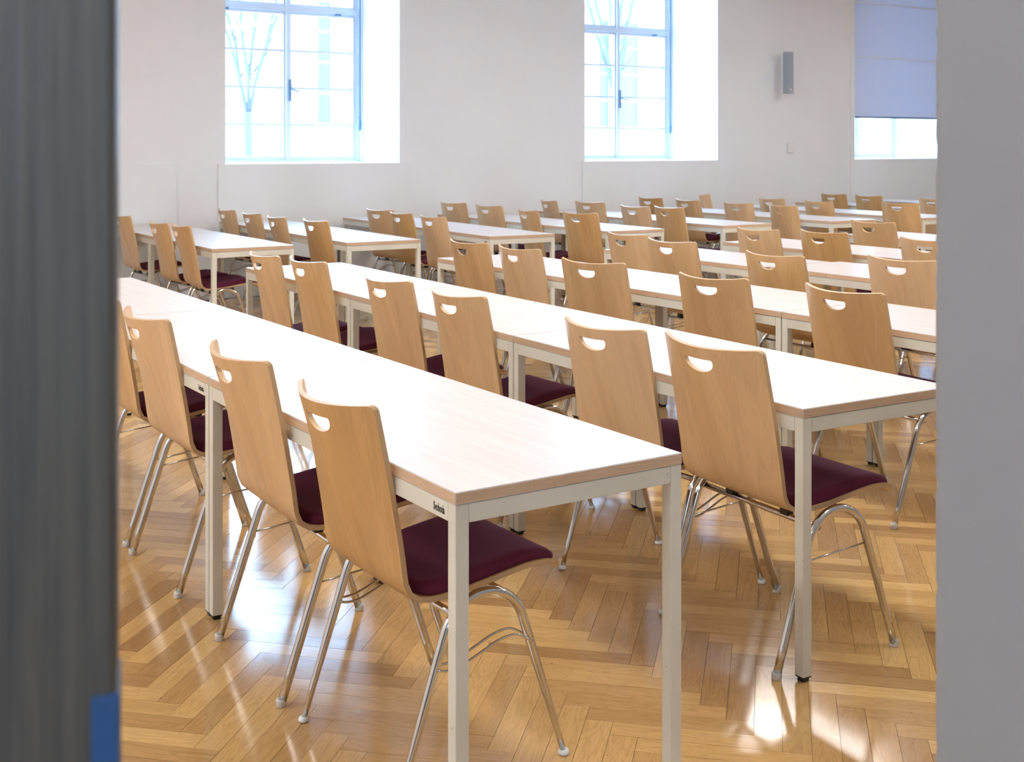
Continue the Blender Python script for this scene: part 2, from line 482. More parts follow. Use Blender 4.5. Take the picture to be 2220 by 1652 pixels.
# ------------------------------------------------------------------ herringbone parquet
floor = structure('floor', boxes_mesh('floor', [(X0, X1, NEAR_OUT, WALL_Y, -0.1, -0.006)], M['joint']))
floor['label'] = 'honey oak herringbone parquet floor'
PW = 0.0693
PN = 6
ORG = Vector((1.885, 2.933))
EU = Vector((1, -1)) / math.sqrt(2)
EV = Vector((-1, -1)) / math.sqrt(2)
rng = random.Random(11)
SY, CY = math.sin(YAW), math.cos(YAW)
def project(x, y, z):
    d = x * SY + y * CY
    if d < 0.2:
        return None
    return 1110 + 2650 * (x * CY - y * SY) / d, 318 + 2650 * (1.4464 - z) / d, d
planks = []
g = 0.0005 / PW
for mI in range(-26, 27):
    for k in range(-190, 191):
        u0 = k + 2 * PN * mI
        for (a, b2, c, d2, alongu) in ((u0, u0 + PN, k, k + 1, True), (u0 + PN, u0 + PN + 1, k - PN + 1, k + 1, False)):
            cx = ORG + (EU * (a + b2) / 2 + EV * (c + d2) / 2) * PW
            if not (X0 + 0.05 < cx.x < X1 - 0.05 and NEAR_OUT + 0.05 < cx.y < WALL_Y - 0.05):
                continue
            q = [ORG + (EU * uu + EV * vv) * PW for uu, vv in ((a + g, c + g), (b2 - g, c + g), (b2 - g, d2 - g), (a + g, d2 - g))]
            q = [Vector((min(max(p.x, X0), X1), min(max(p.y, NEAR_OUT), WALL_Y))) for p in q]
            pr = project(cx.x, cx.y, 0)
            size = 0
            if pr and 262 < pr[0] < 2020 and pr[1] < 1700:
                size = 1.0 / pr[2] ** 3
            planks.append((size, q, cx, alongu))
planks.sort(key=lambda p: -p[0])

def plank_geo(q, cx, alongu, local):
    """top and four sides; UVs run along the plank"""
    o = cx if local else Vector((0, 0))
    dz = rng.uniform(-0.00025, 0.00025)
    tilt = [dz + rng.uniform(-0.00018, 0.00018) for _ in range(4)]
    top = [(p.x - o.x, p.y - o.y, t) for p, t in zip(q, tilt)]
    bot = [(p.x - o.x, p.y - o.y, -0.006) for p in q]
    ax = EU if alongu else EV
    ac = EV if alongu else EU
    ou, ov = rng.uniform(0, 60), rng.uniform(0, 60)
    uvs = [((p - cx).dot(ax) + ou, (p - cx).dot(ac) + ov) for p in q]
    return top + bot, uvs

PF = [(3, 2, 1, 0), (0, 1, 5, 4), (1, 2, 6, 5), (2, 3, 7, 6), (3, 0, 4, 7)]
PUV = [(3, 2, 1, 0), (0, 1, 1, 0), (1, 2, 2, 1), (2, 3, 3, 2), (3, 0, 0, 3)]
def tone():
    return min(1, max(0, rng.gauss(0.5, 0.27)))
def fill_planks(me, uvlist, tones, mat):
    ul = me.uv_layers.new(name='UVMap')
    flat = []
    for uvs in uvlist:
        for fq in PUV:
            for i in fq:
                flat += [uvs[i][0], uvs[i][1]]
    ul.data.foreach_set('uv', flat)
    at = me.attributes.new('tone', 'FLOAT', 'FACE')
    tv = []
    for t in tones:
        tv += [t] * 5
    at.data.foreach_set('value', tv)

for size, q, cx, al in planks[:300]:
    v, uvs = plank_geo(q, cx, al, True)
    me = mesh('plank', v, PF, M['oak'])
    fill_planks(me, [uvs], [tone()], M['oak'])
    obj('plank', me, floor, (cx.x, cx.y, 0))
V, F, UVL, TN = [], [], [], []
for size, q, cx, al in planks[300:]:
    v, uvs = plank_geo(q, cx, al, False)
    o = len(V)
    V += v
    F += [tuple(i + o for i in f) for f in PF]
    UVL.append(uvs); TN.append(tone())
me = mesh('parquet_planks', V, F, M['oak'])
fill_planks(me, UVL, TN, M['oak'])
tag(obj('parquet_planks', me, floor), kind='stuff')

# ------------------------------------------------------------------ windows
def make_window(name, xl, xr, xm, label):
    w = tag(obj(name, None, None, (0, GLASS_Y, 0)), label, kind='structure')
    z0, z1, zt0, zt1 = SILL + 0.005, HEAD, 2.85, 2.965
    y0, y1 = -0.03, 0.04
    obj('outer_frame', boxes_mesh('outer_frame', [
        (xl, xl + 0.05, y0, y1, z0, z1), (xr - 0.05, xr, y0, y1, z0, z1),
        (xl + 0.05, xr - 0.05, y0, y1, z0, z0 + 0.03), (xl + 0.05, xr - 0.05, y0, y1, z1 - 0.05, z1)], M['frame'], 0.004), w)
    obj('transom', boxes_mesh('transom', [(xl + 0.05, xr - 0.05, y0 - 0.02, y1, zt0 + 0.03, zt1 - 0.03)], M['frame'], 0.004), w)
    obj('mullion', boxes_mesh('mullion', [(xm - 0.02, xm + 0.02, y0 - 0.015, y1, z0 + 0.03, z1 - 0.05)], M['frame'], 0.004), w)
    for (sa, sb) in ((xl + 0.05, xm - 0.02), (xm + 0.02, xr - 0.05)):
        for (za, zb, bars) in ((z0 + 0.03, zt0 + 0.03, (1.68, 2.07, 2.465)), (zt1 - 0.03, z1 - 0.05, (3.4,))):
            r = 0.022
            s = obj('sash', boxes_mesh('sash', [(sa, sa + r, y0 + 0.01, y1 - 0.01, za, zb), (sb - r, sb, y0 + 0.01, y1 - 0.01, za, zb),
                                                (sa + r, sb - r, y0 + 0.01, y1 - 0.01, za, za + 0.03), (sa + r, sb - r, y0 + 0.01, y1 - 0.01, zb - 0.03, zb)], M['frame'], 0.003), w)
            zs = [za + 0.03] + list(bars) + [zb - 0.03]
            for zb2 in bars:
                obj('glazing_bar', boxes_mesh('glazing_bar', [(sa + r, sb - r, y0 + 0.02, y1 - 0.02, zb2 - 0.012, zb2 + 0.012)], M['frame']), s)
            for p in range(len(zs) - 1):
                lo = zs[p] + (0.012 if p else 0); hi = zs[p + 1] - (0.012 if p < len(zs) - 2 else 0)
                obj('pane', boxes_mesh('pane', [(sa + r, sb - r, 0.003, 0.007, lo, hi)], M['glass']), s)
    # handle on the meeting stile and hinges on the transom
    v, f = tube_data([(xm + 0.02, y0 - 0.05, 2.06), (xm + 0.055, y0 - 0.055, 2.045), (xm + 0.11, y0 - 0.055, 2.03)], 0.009, 8)
    hp = obj('handle_plate', boxes_mesh('handle_plate', [(xm + 0.005, xm + 0.035, y0 - 0.03, y0 - 0.01, 1.93, 2.16)], M['hardware'], 0.003), w)
    obj('lever', mesh('lever', v, f, M['hardware'], smooth=True), hp)
    for hx in (xl + 0.12, xr - 0.3):
        obj('hinge', boxes_mesh('hinge', [(hx, hx + 0.07, y0 - 0.03, y0 - 0.01, 2.86, 2.885)], M['hardware'], 0.002), w)
    return w
make_window('window_1', 4.20, 5.885, 5.045, 'tall white casement window in the left niche')
make_window('window_2', 8.62, 10.31, 9.462, 'tall white casement window in the middle niche')
make_window('window_3', 13.06, 14.67, 13.86, 'window half covered by the lowered blind')
for i, (a, c) in enumerate(NICHES):
    # window surround filling the niche beside the narrower casement
    xl = (4.20, 8.62, 13.06)[i]
    xr = (5.885, 10.31, 14.67)[i]
    structure('trim_%d' % (i + 1), boxes_mesh('trim', [(a, xl, GLASS_Y - 0.04, OUT_Y, SILL, HEAD), (xr, c, GLASS_Y - 0.04, OUT_Y, SILL, HEAD)], M['wall']))

# crank rods hanging beside the two open windows
for (xr, nm) in ((5.86, 'left'), (10.27, 'middle')):
    t = tag(obj('blind_crank', None, None, (xr, GLASS_Y - 0.09, 0)), 'thin dark blind crank rod hanging at the right of the %s window' % nm, 'rod', 'crank rods at the windows')
    v, f = tube_data([(0, 0, HEAD - 0.02), (0, 0, 2.6), (0.002, 0, 1.75)], 0.012, 8)
    obj('rod', mesh('rod', v, f, M['hardware'], smooth=True), t)
    v, f = lathe_data([(0.010, 1.62), (0.018, 1.64), (0.02, 1.70), (0.013, 1.75)], 10)
    obj('grip', mesh('grip', v, f, M['hardware'], smooth=True), t)
    obj('bracket', boxes_mesh('bracket', [(-0.02, 0.03, -0.015, 0.09, HEAD - 0.06, HEAD - 0.02)], M['hardware'], 0.003), t)

# lowered blind in the right niche
t = tag(obj('window_blind', None, None, (13.74, WALL_Y + 0.03, 0)), 'pale lavender blind lowered over the window at the right', 'blind')
bx0, bx1 = -0.945, 0.955
zs = [3.93, 3.40, 2.66, 1.85]
for i in range(3):
    obj('cloth_panel', boxes_mesh('cloth_panel', [(bx0, bx1, -0.002, 0.002, zs[i + 1] + 0.004, zs[i] - 0.004)], M['blind']), t)
for z in zs[1:3]:
    obj('seam_batten', boxes_mesh('seam_batten', [(bx0, bx1, -0.006, 0.004, z - 0.006, z + 0.006)], M['panel']), t)
obj('bottom_bar', boxes_mesh('bottom_bar', [(bx0 + 0.05, bx1, -0.012, 0.012, 1.834, 1.856)], M['hardware'], 0.004), t)
v, f = tube_data([(bx0, 0, 3.925), (bx1, 0, 3.925)], 0.022, 12)
obj('roller', mesh('roller', v, f, M['panel'], smooth=True), t)

# column loudspeaker and wall control
t = tag(obj('wall_speaker', None, None, (11.385, WALL_Y - 0.20, 2.12)), 'slim grey column loudspeaker on the white wall', 'speaker')
t.rotation_euler = (0, 0, math.radians(-12))
obj('cabinet', boxes_mesh('cabinet', [(-0.044, 0.044, -0.02, 0.09, 0.0, 0.53)], M['speaker'], 0.006), t)
gr = obj('grille', boxes_mesh('grille', [(-0.037, 0.037, -0.026, -0.019, 0.10, 0.51)], M['grille'], 0.002), t)
v, f = lathe_data([(0.011, 0.0), (0.011, 0.004)], 12)
obj('badge', mesh('badge', v, f, M['switch']), t, (0.0, -0.02, 0.05), (math.pi / 2, 0, 0))
v, f = tube_data([(0, 0.09, 0.26), (0.01, 0.14, 0.26), (0.02, 0.175, 0.25)], 0.012, 8)
br = obj('wall_bracket', mesh('wall_bracket', v, f, M['speaker'], smooth=True), t)
t = tag(obj('wall_control', None, None, (11.58, WALL_Y, 1.435)), 'small white room control box on the wall below the speaker', 'switch')
obj('housing', boxes_mesh('housing', [(-0.052, 0.052, -0.035, -0.0005, -0.068, 0.068)], M['switch'], 0.006), t)
obj('cover', boxes_mesh('cover', [(-0.042, 0.042, -0.039, -0.034, -0.058, 0.058)], M['switch'], 0.002), t)

# ------------------------------------------------------------------ courtyard seen through the glass
structure('ground', boxes_mesh('ground', [(-30, 70, OUT_Y, 60, -0.7, -0.5)], M['ground']))
FAC_Y = 30.0
fac = tag(obj('building', None, None, (0, FAC_Y, -0.5)), 'pale building across the courtyard behind the middle window', 'building')
cols = [(13.30, 13.75), (16.6, 17.6), (20.9, 21.45), (22.62, 23.10), (23.40, 24.25), (27.0, 27.9), (30.0, 30.9)]
rows = [(2.5, 5.9)]
bxs = []
xs = -10.0
for a, c in cols:
    bxs.append((xs, a, 0, 0.5, 0, 7.0)); xs = c
    zz = 0.0
    for z0, z1 in rows:
        bxs.append((a, c, 0, 0.5, zz, z0)); zz = z1
    bxs.append((a, c, 0, 0.5, zz, 7.0))
bxs.append((xs, 60, 0, 0.5, 0, 7.0))
obj('facade', boxes_mesh('facade', bxs, M['stone']), fac)
for a, c in cols:
    for z0, z1 in rows:
        fr = obj('window', boxes_mesh('window', [(a, a + 0.04, 0.1, 0.2, z0, z1), (c - 0.04, c, 0.1, 0.2, z0, z1), (a + 0.04, c - 0.04, 0.1, 0.2, z0, z0 + 0.05), (a + 0.04, c - 0.04, 0.1, 0.2, z1 - 0.05, z1)], M['frame']), fac)
        n4 = 4
        for k in range(n4):
            za = z0 + 0.05 + (z1 - z0 - 0.1) * k / n4
            zb = z0 + 0.05 + (z1 - z0 - 0.1) * (k + 1) / n4
            obj('pane', boxes_mesh('pane', [(a + 0.04, c - 0.04, 0.14, 0.16, za + 0.03, zb - 0.03)], M['far_glass']), fr)
def tree(x, y, h, r, seed, label):
    R = random.Random(seed)
    t = tag(obj('tree', None, None, (x, y, -0.5)), label, 'tree', 'bare trees in the courtyard')
    fork = h * 0.42
    v, f = tube_data([(0, 0, 0), (0.02, 0, fork * 0.5), (-0.02, 0, fork)], r, 10)
    obj('trunk', mesh('trunk', v, f, M['bark'], smooth=True), t)
    for k in range(6):
        a = k * 1.05 + R.uniform(-0.3, 0.3)
        s = R.uniform(0.25, 0.55)
        p = [Vector((0, 0, fork * (0.93 + 0.01 * k)))]
        for i in range(1, 5):
            p.append(p[-1] + Vector((math.cos(a) * s * (0.5 + 0.2 * i) * 0.5, math.sin(a) * s * 0.4, (h - fork) / 5)) + Vector((R.uniform(-.08, .08), R.uniform(-.08, .08), 0)))
        v, f = tube_data([tuple(q) for q in p], r * 0.42, 8)
        br = obj('branch', mesh('branch', v, f, M['bark'], smooth=True), t)
        for j in range(3):
            q0 = p[1 + j]
            d = Vector((R.uniform(-1, 1), R.uniform(-0.6, 0.6), 1.2)).normalized()
            v, f = tube_data([tuple(q0), tuple(q0 + d * 0.5), tuple(q0 + d * 1.0 + Vector((0, 0, .15)))], r * 0.16, 6)
            obj('twig', mesh('twig', v, f, M['bark'], smooth=True), br)
tree(8.34, 22.0, 6.2, 0.075, 3, 'slender bare tree seen through the left window')
tree(18.6, 24.0, 7.5, 0.10, 5, 'bare tree seen through the middle window')

# ------------------------------------------------------------------ door leaf at the left edge of the view
HX, HY = -0.62, 0.84
EX, EY = 0.1622, 0.605
ang = math.atan2(EY - HY, EX - HX)
ln = math.hypot(EX - HX, EY - HY)
door = tag(obj('door_1', None, None, (HX, HY, 0), (0, 0, ang)), 'dark grained wooden door leaf standing open at the left', kind='structure')
obj('leaf', boxes_mesh('leaf', [(0.0, ln, -0.0, 0.042, 0.01, 2.55)], M['door'], 0.004), door)
obj('edge_strip', boxes_mesh('edge_strip', [(ln - 0.012, ln + 0.001, -0.001, 0.043, 0.70, 1.18)], M['blue'], 0.001), door)

# ------------------------------------------------------------------ ceiling luminaires (they light the room)
def luminaire(x, y, label, z=3.5, zc=ZC):
    t = tag(obj('ceiling_light', None, None, (x, y, z)), label, 'lamp', 'ceiling luminaires')
    obj('housing', boxes_mesh('housing', [(-0.19, 0.19, -0.78, 0.78, 0.012, 0.075)], M['switch'], 0.006), t)
    obj('diffuser', boxes_mesh('diffuser', [(-0.18, 0.18, -0.76, 0.76, 0.0, 0.012)], M['lamp']), t)
    obj('uplight', boxes_mesh('uplight', [(-0.06, 0.06, -0.74, 0.74, 0.075, 0.082)], M['lamp']), t)
    for s in (-0.6, 0.6):
        v, f = tube_data([(0, s, 0.08), (0, s, zc - z)], 0.004, 6)
        obj('cable', mesh('cable', v, f, M['chrome']), t)
luminaire(-0.9, -1.4, 'unseen lamp added in the corridor to light the door leaf', 2.75, CZ)  # added out of view to brighten the door leaf with warmer light
LX = [-1.5, 3.0, 7.5, 12.0]
LYs = [1.9, 4.5, 7.1]
for i, x in enumerate(LX):
    for j, y in enumerate(LYs):
        luminaire(x, y, 'suspended ceiling lamp, %s of the %s lamp row from the left' % (('first', 'second', 'third', 'fourth')[j] + ' from the door side', ('first', 'second', 'third', 'fourth')[i]))

# ------------------------------------------------------------------ tables
TL, TW, TH = 1.505, 0.609, 0.74
top_me = None
def table_meshes():
    d = {}
    t0, e = TH - 0.026, 0.0015
    x0, x1, y0, y1 = e, TW - e, e, TL - e
    v = box_data(x0, x1, y0, y1, t0, TH)
    me = mesh('table_top', v, BOXF, [M['laminate'], M['edge']], [1, 0, 1, 1, 1, 1])
    bm = bmesh.new(); bm.from_mesh(me)
    bmesh.ops.bevel(bm, geom=bm.edges[:], offset=0.0018, segments=2, affect='EDGES')
    bm.to_mesh(me); bm.free()
    d['top'] = me
    s = 0.032
    d['leg'] = boxes_mesh('leg', [(0, s, 0, s, 0.014, t0 - 0.0005)], M['enamel'], 0.0022)
    d['foot'] = boxes_mesh('foot', [(0.001, s - 0.001, 0.001, s - 0.001, 0.010, 0.0145), (0.005, s - 0.005, 0.005, s - 0.005, 0.0, 0.0105)], M['black'], 0.001)
    rh = 0.040
    d['rail_long'] = boxes_mesh('rail_long', [(0.0, 0.02, s + 0.0006, TL - 0.006 - s - 0.0006, t0 - rh, t0 - 0.001)], M['enamel'], 0.0015)
    d['rail_short'] = boxes_mesh('rail_short', [(s + 0.0006, TW - 0.006 - s - 0.0006, 0.0, 0.02, t0 - rh, t0 - 0.001)], M['enamel'], 0.0015)
    return d
TM = table_meshes()
def logo_mesh():
    cu = bpy.data.curves.new('maker_mark', 'FONT')
    cu.body = 'Svoboda'
    cu.size = 0.024
    cu.extrude = 0.0002
    cu.offset = 0.0004
    o = bpy.data.objects.new('tmp', cu)
    COL.objects.link(o)
    dg = bpy.context.evaluated_depsgraph_get()
    me = bpy.data.meshes.new_from_object(o.evaluated_get(dg))
    bpy.data.objects.remove(o)
    me.name = 'maker_mark'
    me.materials.clear(); me.materials.append(M['ink'])
    xs = [v.co.x for v in me.vertices]
    k = 0.047 / (max(xs) - min(xs))
    for v in me.vertices:
        v.co.x *= k
    return me
LOGO = logo_mesh()

def table(x, y, rz, label, group, logo=False):
    t = tag(obj('table', None, None, (x, y, 0), (0, 0, rz)), label, 'table', group)
    obj('table_top', TM['top'], t)
    e, s = 0.003, 0.032
    for (lx, ly) in ((e, e), (TW - e - s, e), (e, TL - e - s), (TW - e - s, TL - e - s)):
        lg = obj('leg', TM['leg'], t, (lx, ly, 0))
        obj('foot', TM['foot'], lg)
    r1 = obj('rail', TM['rail_long'], t, (e, e, 0))
    obj('rail', TM['rail_long'], t, (TW - e - 0.02, e, 0))
    obj('rail', TM['rail_short'], t, (e, e, 0))
    obj('rail', TM['rail_short'], t, (e, TL - e - 0.02, 0))
    if logo:
        lo = obj('maker_mark', LOGO, r1)
        lo.rotation_euler = (math.pi / 2, 0, -math.pi / 2)
        lo.location = (-0.0004, 0.092, TH - 0.026 - 0.029)
        lo['label'] = 'black printed maker name'
    return t

ORD = ['first', 'second', 'third', 'fourth', 'fifth', 'sixth', 'seventh', 'eighth', 'ninth']
NEAR_ROWS = [  # x of the left edge at the near end, y of near end, angle, tables, x shifts
    (1.256, 2.153, 0.0, 3, (0, 0, 0)),
    (2.444, 2.334, -0.0291, 3, (0, 0, 0)),
    (3.806, 2.262, -0.0028, 3, (0, 0, 0)),
    (5.15, 3.715, 0.0, 2, (0.03, -0.045)),
    (6.215, 3.775, -0.014, 2, (0, 0)),
    (7.575, 3.83, -0.014, 2, (0, 0)),
]
for ri, (x, y, a, nt_, sh) in enumerate(NEAR_ROWS):
    for k in range(nt_):
        px = x - math.sin(a) * TL * k + sh[k]
        py = y + math.cos(a) * TL * k
        where = 'nearest the doorway in' if k == 0 else ('farthest from the doorway in' if k == nt_ - 1 else 'in the middle of')
        if ri == 0 and k == 0:
            lb = 'pale table in the foreground with printed name on its rail, nearest the camera'
        else:
            lb = 'pale beech-edged table %s the %s near table row from the left' % (where, ORD[ri])
        table(px, py, a, lb, 'tables in the near block', logo=(ri == 0 and k in (0, 1)))
FAR_ROWS = [
    (2.850, 8.215, -0.004, 2), (3.870, 8.205, -0.030, 2), (5.080, 8.165, -0.045, 2), (6.215, 8.135, -0.024, 2), (7.520, 8.150, -0.006, 2),
    (8.815, 8.06, -0.028, 2), (10.00, 7.95, -0.042, 2), (11.33, 8.10, -0.05, 2), (12.60, 8.1, -0.02, 2)]
for ri, (x, y, a, nt_) in enumerate(FAR_ROWS):
    for k in range(nt_):
        lb = 'pale beech-edged table at the %s of the %s window-side table row from the left' % ('aisle end' if k == 0 else 'wall end', ORD[ri])
        table(x - math.sin(a) * TL * k, y + math.cos(a) * TL * k, a, lb, 'tables by the window wall', logo=(ri == 2 and k == 0))

# ------------------------------------------------------------------ chairs
# side profile of the shell edge: outer (back / under) face, x forward, z up
PROF = [(-.257, .876), (-.241, .80), (-.222, .705), (-.203, .60), (-.190, .52), (-.183, .468), (-.167, .436),
        (-.137, .4195), (-.09, .415), (-.01, .420), (.095, .435), (.16, .4425), (.213, .441), (.240, .430), (.259, .414)]
def build_shell(width, shift, lift):
    pts = [Vector((p.x + shift, p.y + lift)) for p in catmull([(x, z, 0) for x, z in PROF], 10)]
    acc = [0.0]
    for i in range(1, len(pts)):
        acc.append(acc[-1] + (pts[i] - pts[i - 1]).length)
    LEN = acc[-1]
    def prof(a):
        a = min(max(a, 0), LEN)
        lo, hi = 0, len(acc) - 1
        while hi - lo > 1:
            md = (lo + hi) // 2
            if acc[md] <= a: lo = md
            else: hi = md
        t = (a - acc[lo]) / (acc[hi] - acc[lo])
        p = pts[lo].lerp(pts[hi], t)
        d = (pts[min(hi + 1, len(pts) - 1)] - pts[max(lo - 1, 0)]).normalized()
        return p, Vector((d.y, -d.x))          # position, outward (back / under) normal: d=(0,-1) -> (-1,0)
    A_FOLD = 0.42
    hw = width / 2
    def halfw(a):
        return hw + 0.004 * math.sin(math.pi * min(a / LEN, 1))
    def sag(a):
        if a < A_FOLD:
            k = 1 - a / A_FOLD
            return 0.064 * (k ** 0.75)
        k = (a - A_FOLD) / (LEN - A_FOLD)
        return 0.007 * math.sin(math.pi * min(k, 1))
    def pos(a, t, off):
        p, n = prof(a)
        s = sag(a) * (1 - min(1.0, (t / hw) ** 2))
        q = p + n * (s - off)
        return Vector((q.x, t, q.y))
    # outline in (t, a)
    out = []
    rt, rf = 0.016, 0.045
    h0 = halfw(0); h1 = halfw(LEN)
    for k in range(6):
        a = math.pi / 2 * k / 5
        out.append((h0 - rt + rt * math.sin(a), rt - rt * math.cos(a)))
    for a in [i * LEN / 30 for i in range(1, 30)]:
        if rt + 0.005 < a < LEN - rf - 0.005:
            out.append((halfw(a), a))
    for k in range(7):
        a = math.pi / 2 * k / 6
        out.append((h1 - rf + rf * math.cos(a), LEN - rf + rf * math.sin(a)))
    right = out
    left = [(-t, a) for t, a in reversed(right)]
    top = [(-h0 + rt + (2 * h0 - 2 * rt) * i / 10, 0.0) for i in range(1, 10)]
    front = [(h1 - rf - (2 * h1 - 2 * rf) * i / 10, LEN) for i in range(1, 10)]
    outline = right + front + left + top
    # half-moon hand hole
    hole = []
    hwid, hh, ha, rc = 0.063, 0.034, 0.036, 0.006
    for k in range(17):
        a = math.pi * k / 16
        t = hwid * math.cos(a)
        v = hh * (math.sin(a) ** 0.85)
        hole.append((t, ha + 0.007 + v))
    hole = [(hwid - 0.004, ha), (hwid - 0.0005, ha + 0.003)] + hole + [(-hwid + 0.0005, ha + 0.003), (-hwid + 0.004, ha)]
    hole += [(-hwid + 0.004 + (2 * hwid - 0.008) * i / 6, ha) for i in range(1, 6)]
    def in_hole(t, a, m):
        return abs(t) < hwid + m and ha - m < a < ha + hh + 0.007 + m
    pts2 = [Vector(p) for p in outline] + [Vector(p) for p in hole]
    no, nh = len(outline), len(hole)
    edges = [(i, (i + 1) % no) for i in range(no)] + [(no + i, no + (i + 1) % nh) for i in range(nh)]
    av = [i * LEN / 46 for i in range(1, 46)]
    for a in av:
        for j in range(-7, 8):
            t = j / 8 * halfw(a)
            if in_hole(t, a, 0.006): continue
            if a < rt + 0.004 and abs(t) > h0 - rt: continue
            if a > LEN - rf and abs(t) > h1 - rf: continue
            pts2.append(Vector((t, a)))
    r = delaunay_2d_cdt(pts2, edges, [], 0, 1e-6)
    cv, cf = r[0], r[2]
    def keep(f):
        c = sum((cv[i] for i in f), Vector((0, 0))) / len(f)
        # outside outline (corner triangles) or in the hole
        t, a = c.x, c.y
        # point in polygon tests
        def inside(poly):
            s = False
            n_ = len(poly)
            for i in range(n_):
                x1, y1 = poly[i]; x2, y2 = poly[(i + 1) % n_]
                if (y1 > a) != (y2 > a) and t < (x2 - x1) * (a - y1) / (y2 - y1) + x1:
                    s = not s
            return s
        return inside(outline) and not inside(hole)
    cf = [f for f in cf if keep(f)]
    TH_ = 0.0125
    nv = len(cv)
    V = [pos(p.y, p.x, 0.0) for p in cv] + [pos(p.y, p.x, TH_) for p in cv]
    F, MI, UV = [], [], []
    # orient: outer face normal should point outward (use sample)
    def tri_n(f):
        return (V[f[1]] - V[f[0]]).cross(V[f[2]] - V[f[0]])
    f0 = cf[len(cf) // 2]
    c0 = sum((cv[i] for i in f0), Vector((0, 0))) / 3
    on = prof(c0.y)[1]
    flip = tri_n(f0).dot(Vector((on.x, 0, on.y))) < 0
    for f in cf:
        fo = tuple(reversed(f)) if flip else tuple(f)
        F.append(fo); MI.append(0); UV += [(cv[i].x, cv[i].y) for i in fo]
        fi = tuple(i + nv for i in reversed(fo))
        F.append(fi); MI.append(1); UV += [(cv[i - nv].x, cv[i - nv].y) for i in fi]
    # boundary walls with their own vertices
    cnt = {}
    for f in F[0::2]:
        for i in range(len(f)):
            e = (f[i], f[(i + 1) % len(f)])
            cnt[e] = 1
    for (a, b2) in list(cnt):
        if (b2, a) in cnt: continue
        o = len(V)
        V += [V[a].copy(), V[b2].copy(), V[b2 + nv].copy(), V[a + nv].copy()]
        F.append((o + 1, o, o + 3, o + 2)); MI.append(2); UV += [(0, 0), (0, 0), (0, 1), (0, 1)]
    me = mesh('shell', V, F, [M['beech'], M['ply_front'], M['ply_edge']], MI, smooth=True)
    ul = me.uv_layers.new(name='UVMap')
    ul.data.foreach_set('uv', [c for p in UV for c in p])

    # seat pad on the upper face
    a0, a1, ins = A_FOLD + 0.055, LEN - 0.018, 0.008
    na, ntt = 22, 18
    PV, PF2 = [], []
    def padpt(i, j, up):
        ka, kt = i / na, j / ntt * 2 - 1
        # rounded plan corners
        a = a0 + (a1 - a0) * ka
        h = halfw(a) - ins
        rc2 = 0.05 if ka < 0.5 else 0.045
        da = min(a - a0, a1 - a)
        if da < rc2:
            h -= rc2 - math.sqrt(max(0, rc2 ** 2 - (rc2 - da) ** 2))
        t = kt * h
        e = min(h - abs(t), da)
        rr_ = 0.026
        k = min(1, max(0, e) / rr_)
        dome = math.sqrt(max(0.0, 1 - (1 - k) ** 2))
        fr_ = min(1, max(0, (ka - 0.62) / 0.38))
        thick = 0.027 * (0.28 + 0.72 * dome) * (1 - 0.5 * fr_ * fr_)
        return pos(a, t, TH_ + (thick if up else -0.0005))
    # denser sampling at the rims
    def dens(n_):
        base = [0, .012, .03, .06, .10]
        mid = [0.10 + 0.8 * k / (n_ - 8) for k in range(1, n_ - 8)]
        return base + mid + [1 - b3 for b3 in reversed(base)]
    DA, DT = dens(na), dens(ntt)
    def grid(up):
        rws = []
        for ka in DA:
            rws.append([])
            for kt in DT:
                PV.append(padpt(ka * na, kt * ntt, up))
                rws[-1].append(len(PV) - 1)
        return rws
    G1, G0 = grid(True), grid(False)
    for i in range(len(DA) - 1):
        for j in range(len(DT) - 1):
            PF2.append((G1[i][j], G1[i + 1][j], G1[i + 1][j + 1], G1[i][j + 1]))
            PF2.append((G0[i][j], G0[i][j + 1], G0[i + 1][j + 1], G0[i + 1][j]))
    rim = [(0, j) for j in range(len(DT))] + [(i, len(DT) - 1) for i in range(1, len(DA))] + \
          [(len(DA) - 1, j) for j in range(len(DT) - 2, -1, -1)] + [(i, 0) for i in range(len(DA) - 2, 0, -1)]
    for k in range(len(rim)):
        (i, j), (i2, j2) = rim[k], rim[(k + 1) % len(rim)]
        PF2.append((G1[i][j], G1[i2][j2], G0[i2][j2], G0[i][j]))
    pm = mesh('seat_pad', PV, PF2, M['fabric'], smooth=True)
    bm = bmesh.new(); bm.from_mesh(pm)
    bmesh.ops.remove_doubles(bm, verts=bm.verts[:], dist=1e-5)
    bmesh.ops.recalc_face_normals(bm, faces=bm.faces[:])
    bm.to_mesh(pm); bm.free()
    return me, pm

def frame_path():
    """one side frame: two splayed legs joined by a round arch over the middle"""
    xf, k, apex = 0.226, 0.34, 0.432
    q = math.sqrt(1 + k * k)
    R = (xf - k * apex) / (q - k)
    zc = apex - R
    al = math.atan(k)
    zt = zc + R * math.sin(al)
    zs = [0.012, 0.08, 0.16, 0.24, 0.31]
    p = [(-xf + k * z, 0, z) for z in zs]
    for i in range(25):
        a = math.pi - al - (math.pi - 2 * al) * i / 24
        p.append((R * math.cos(a), 0, zc + R * math.sin(a)))
    p += [(xf - k * z, 0, z) for z in reversed(zs)]
    return p

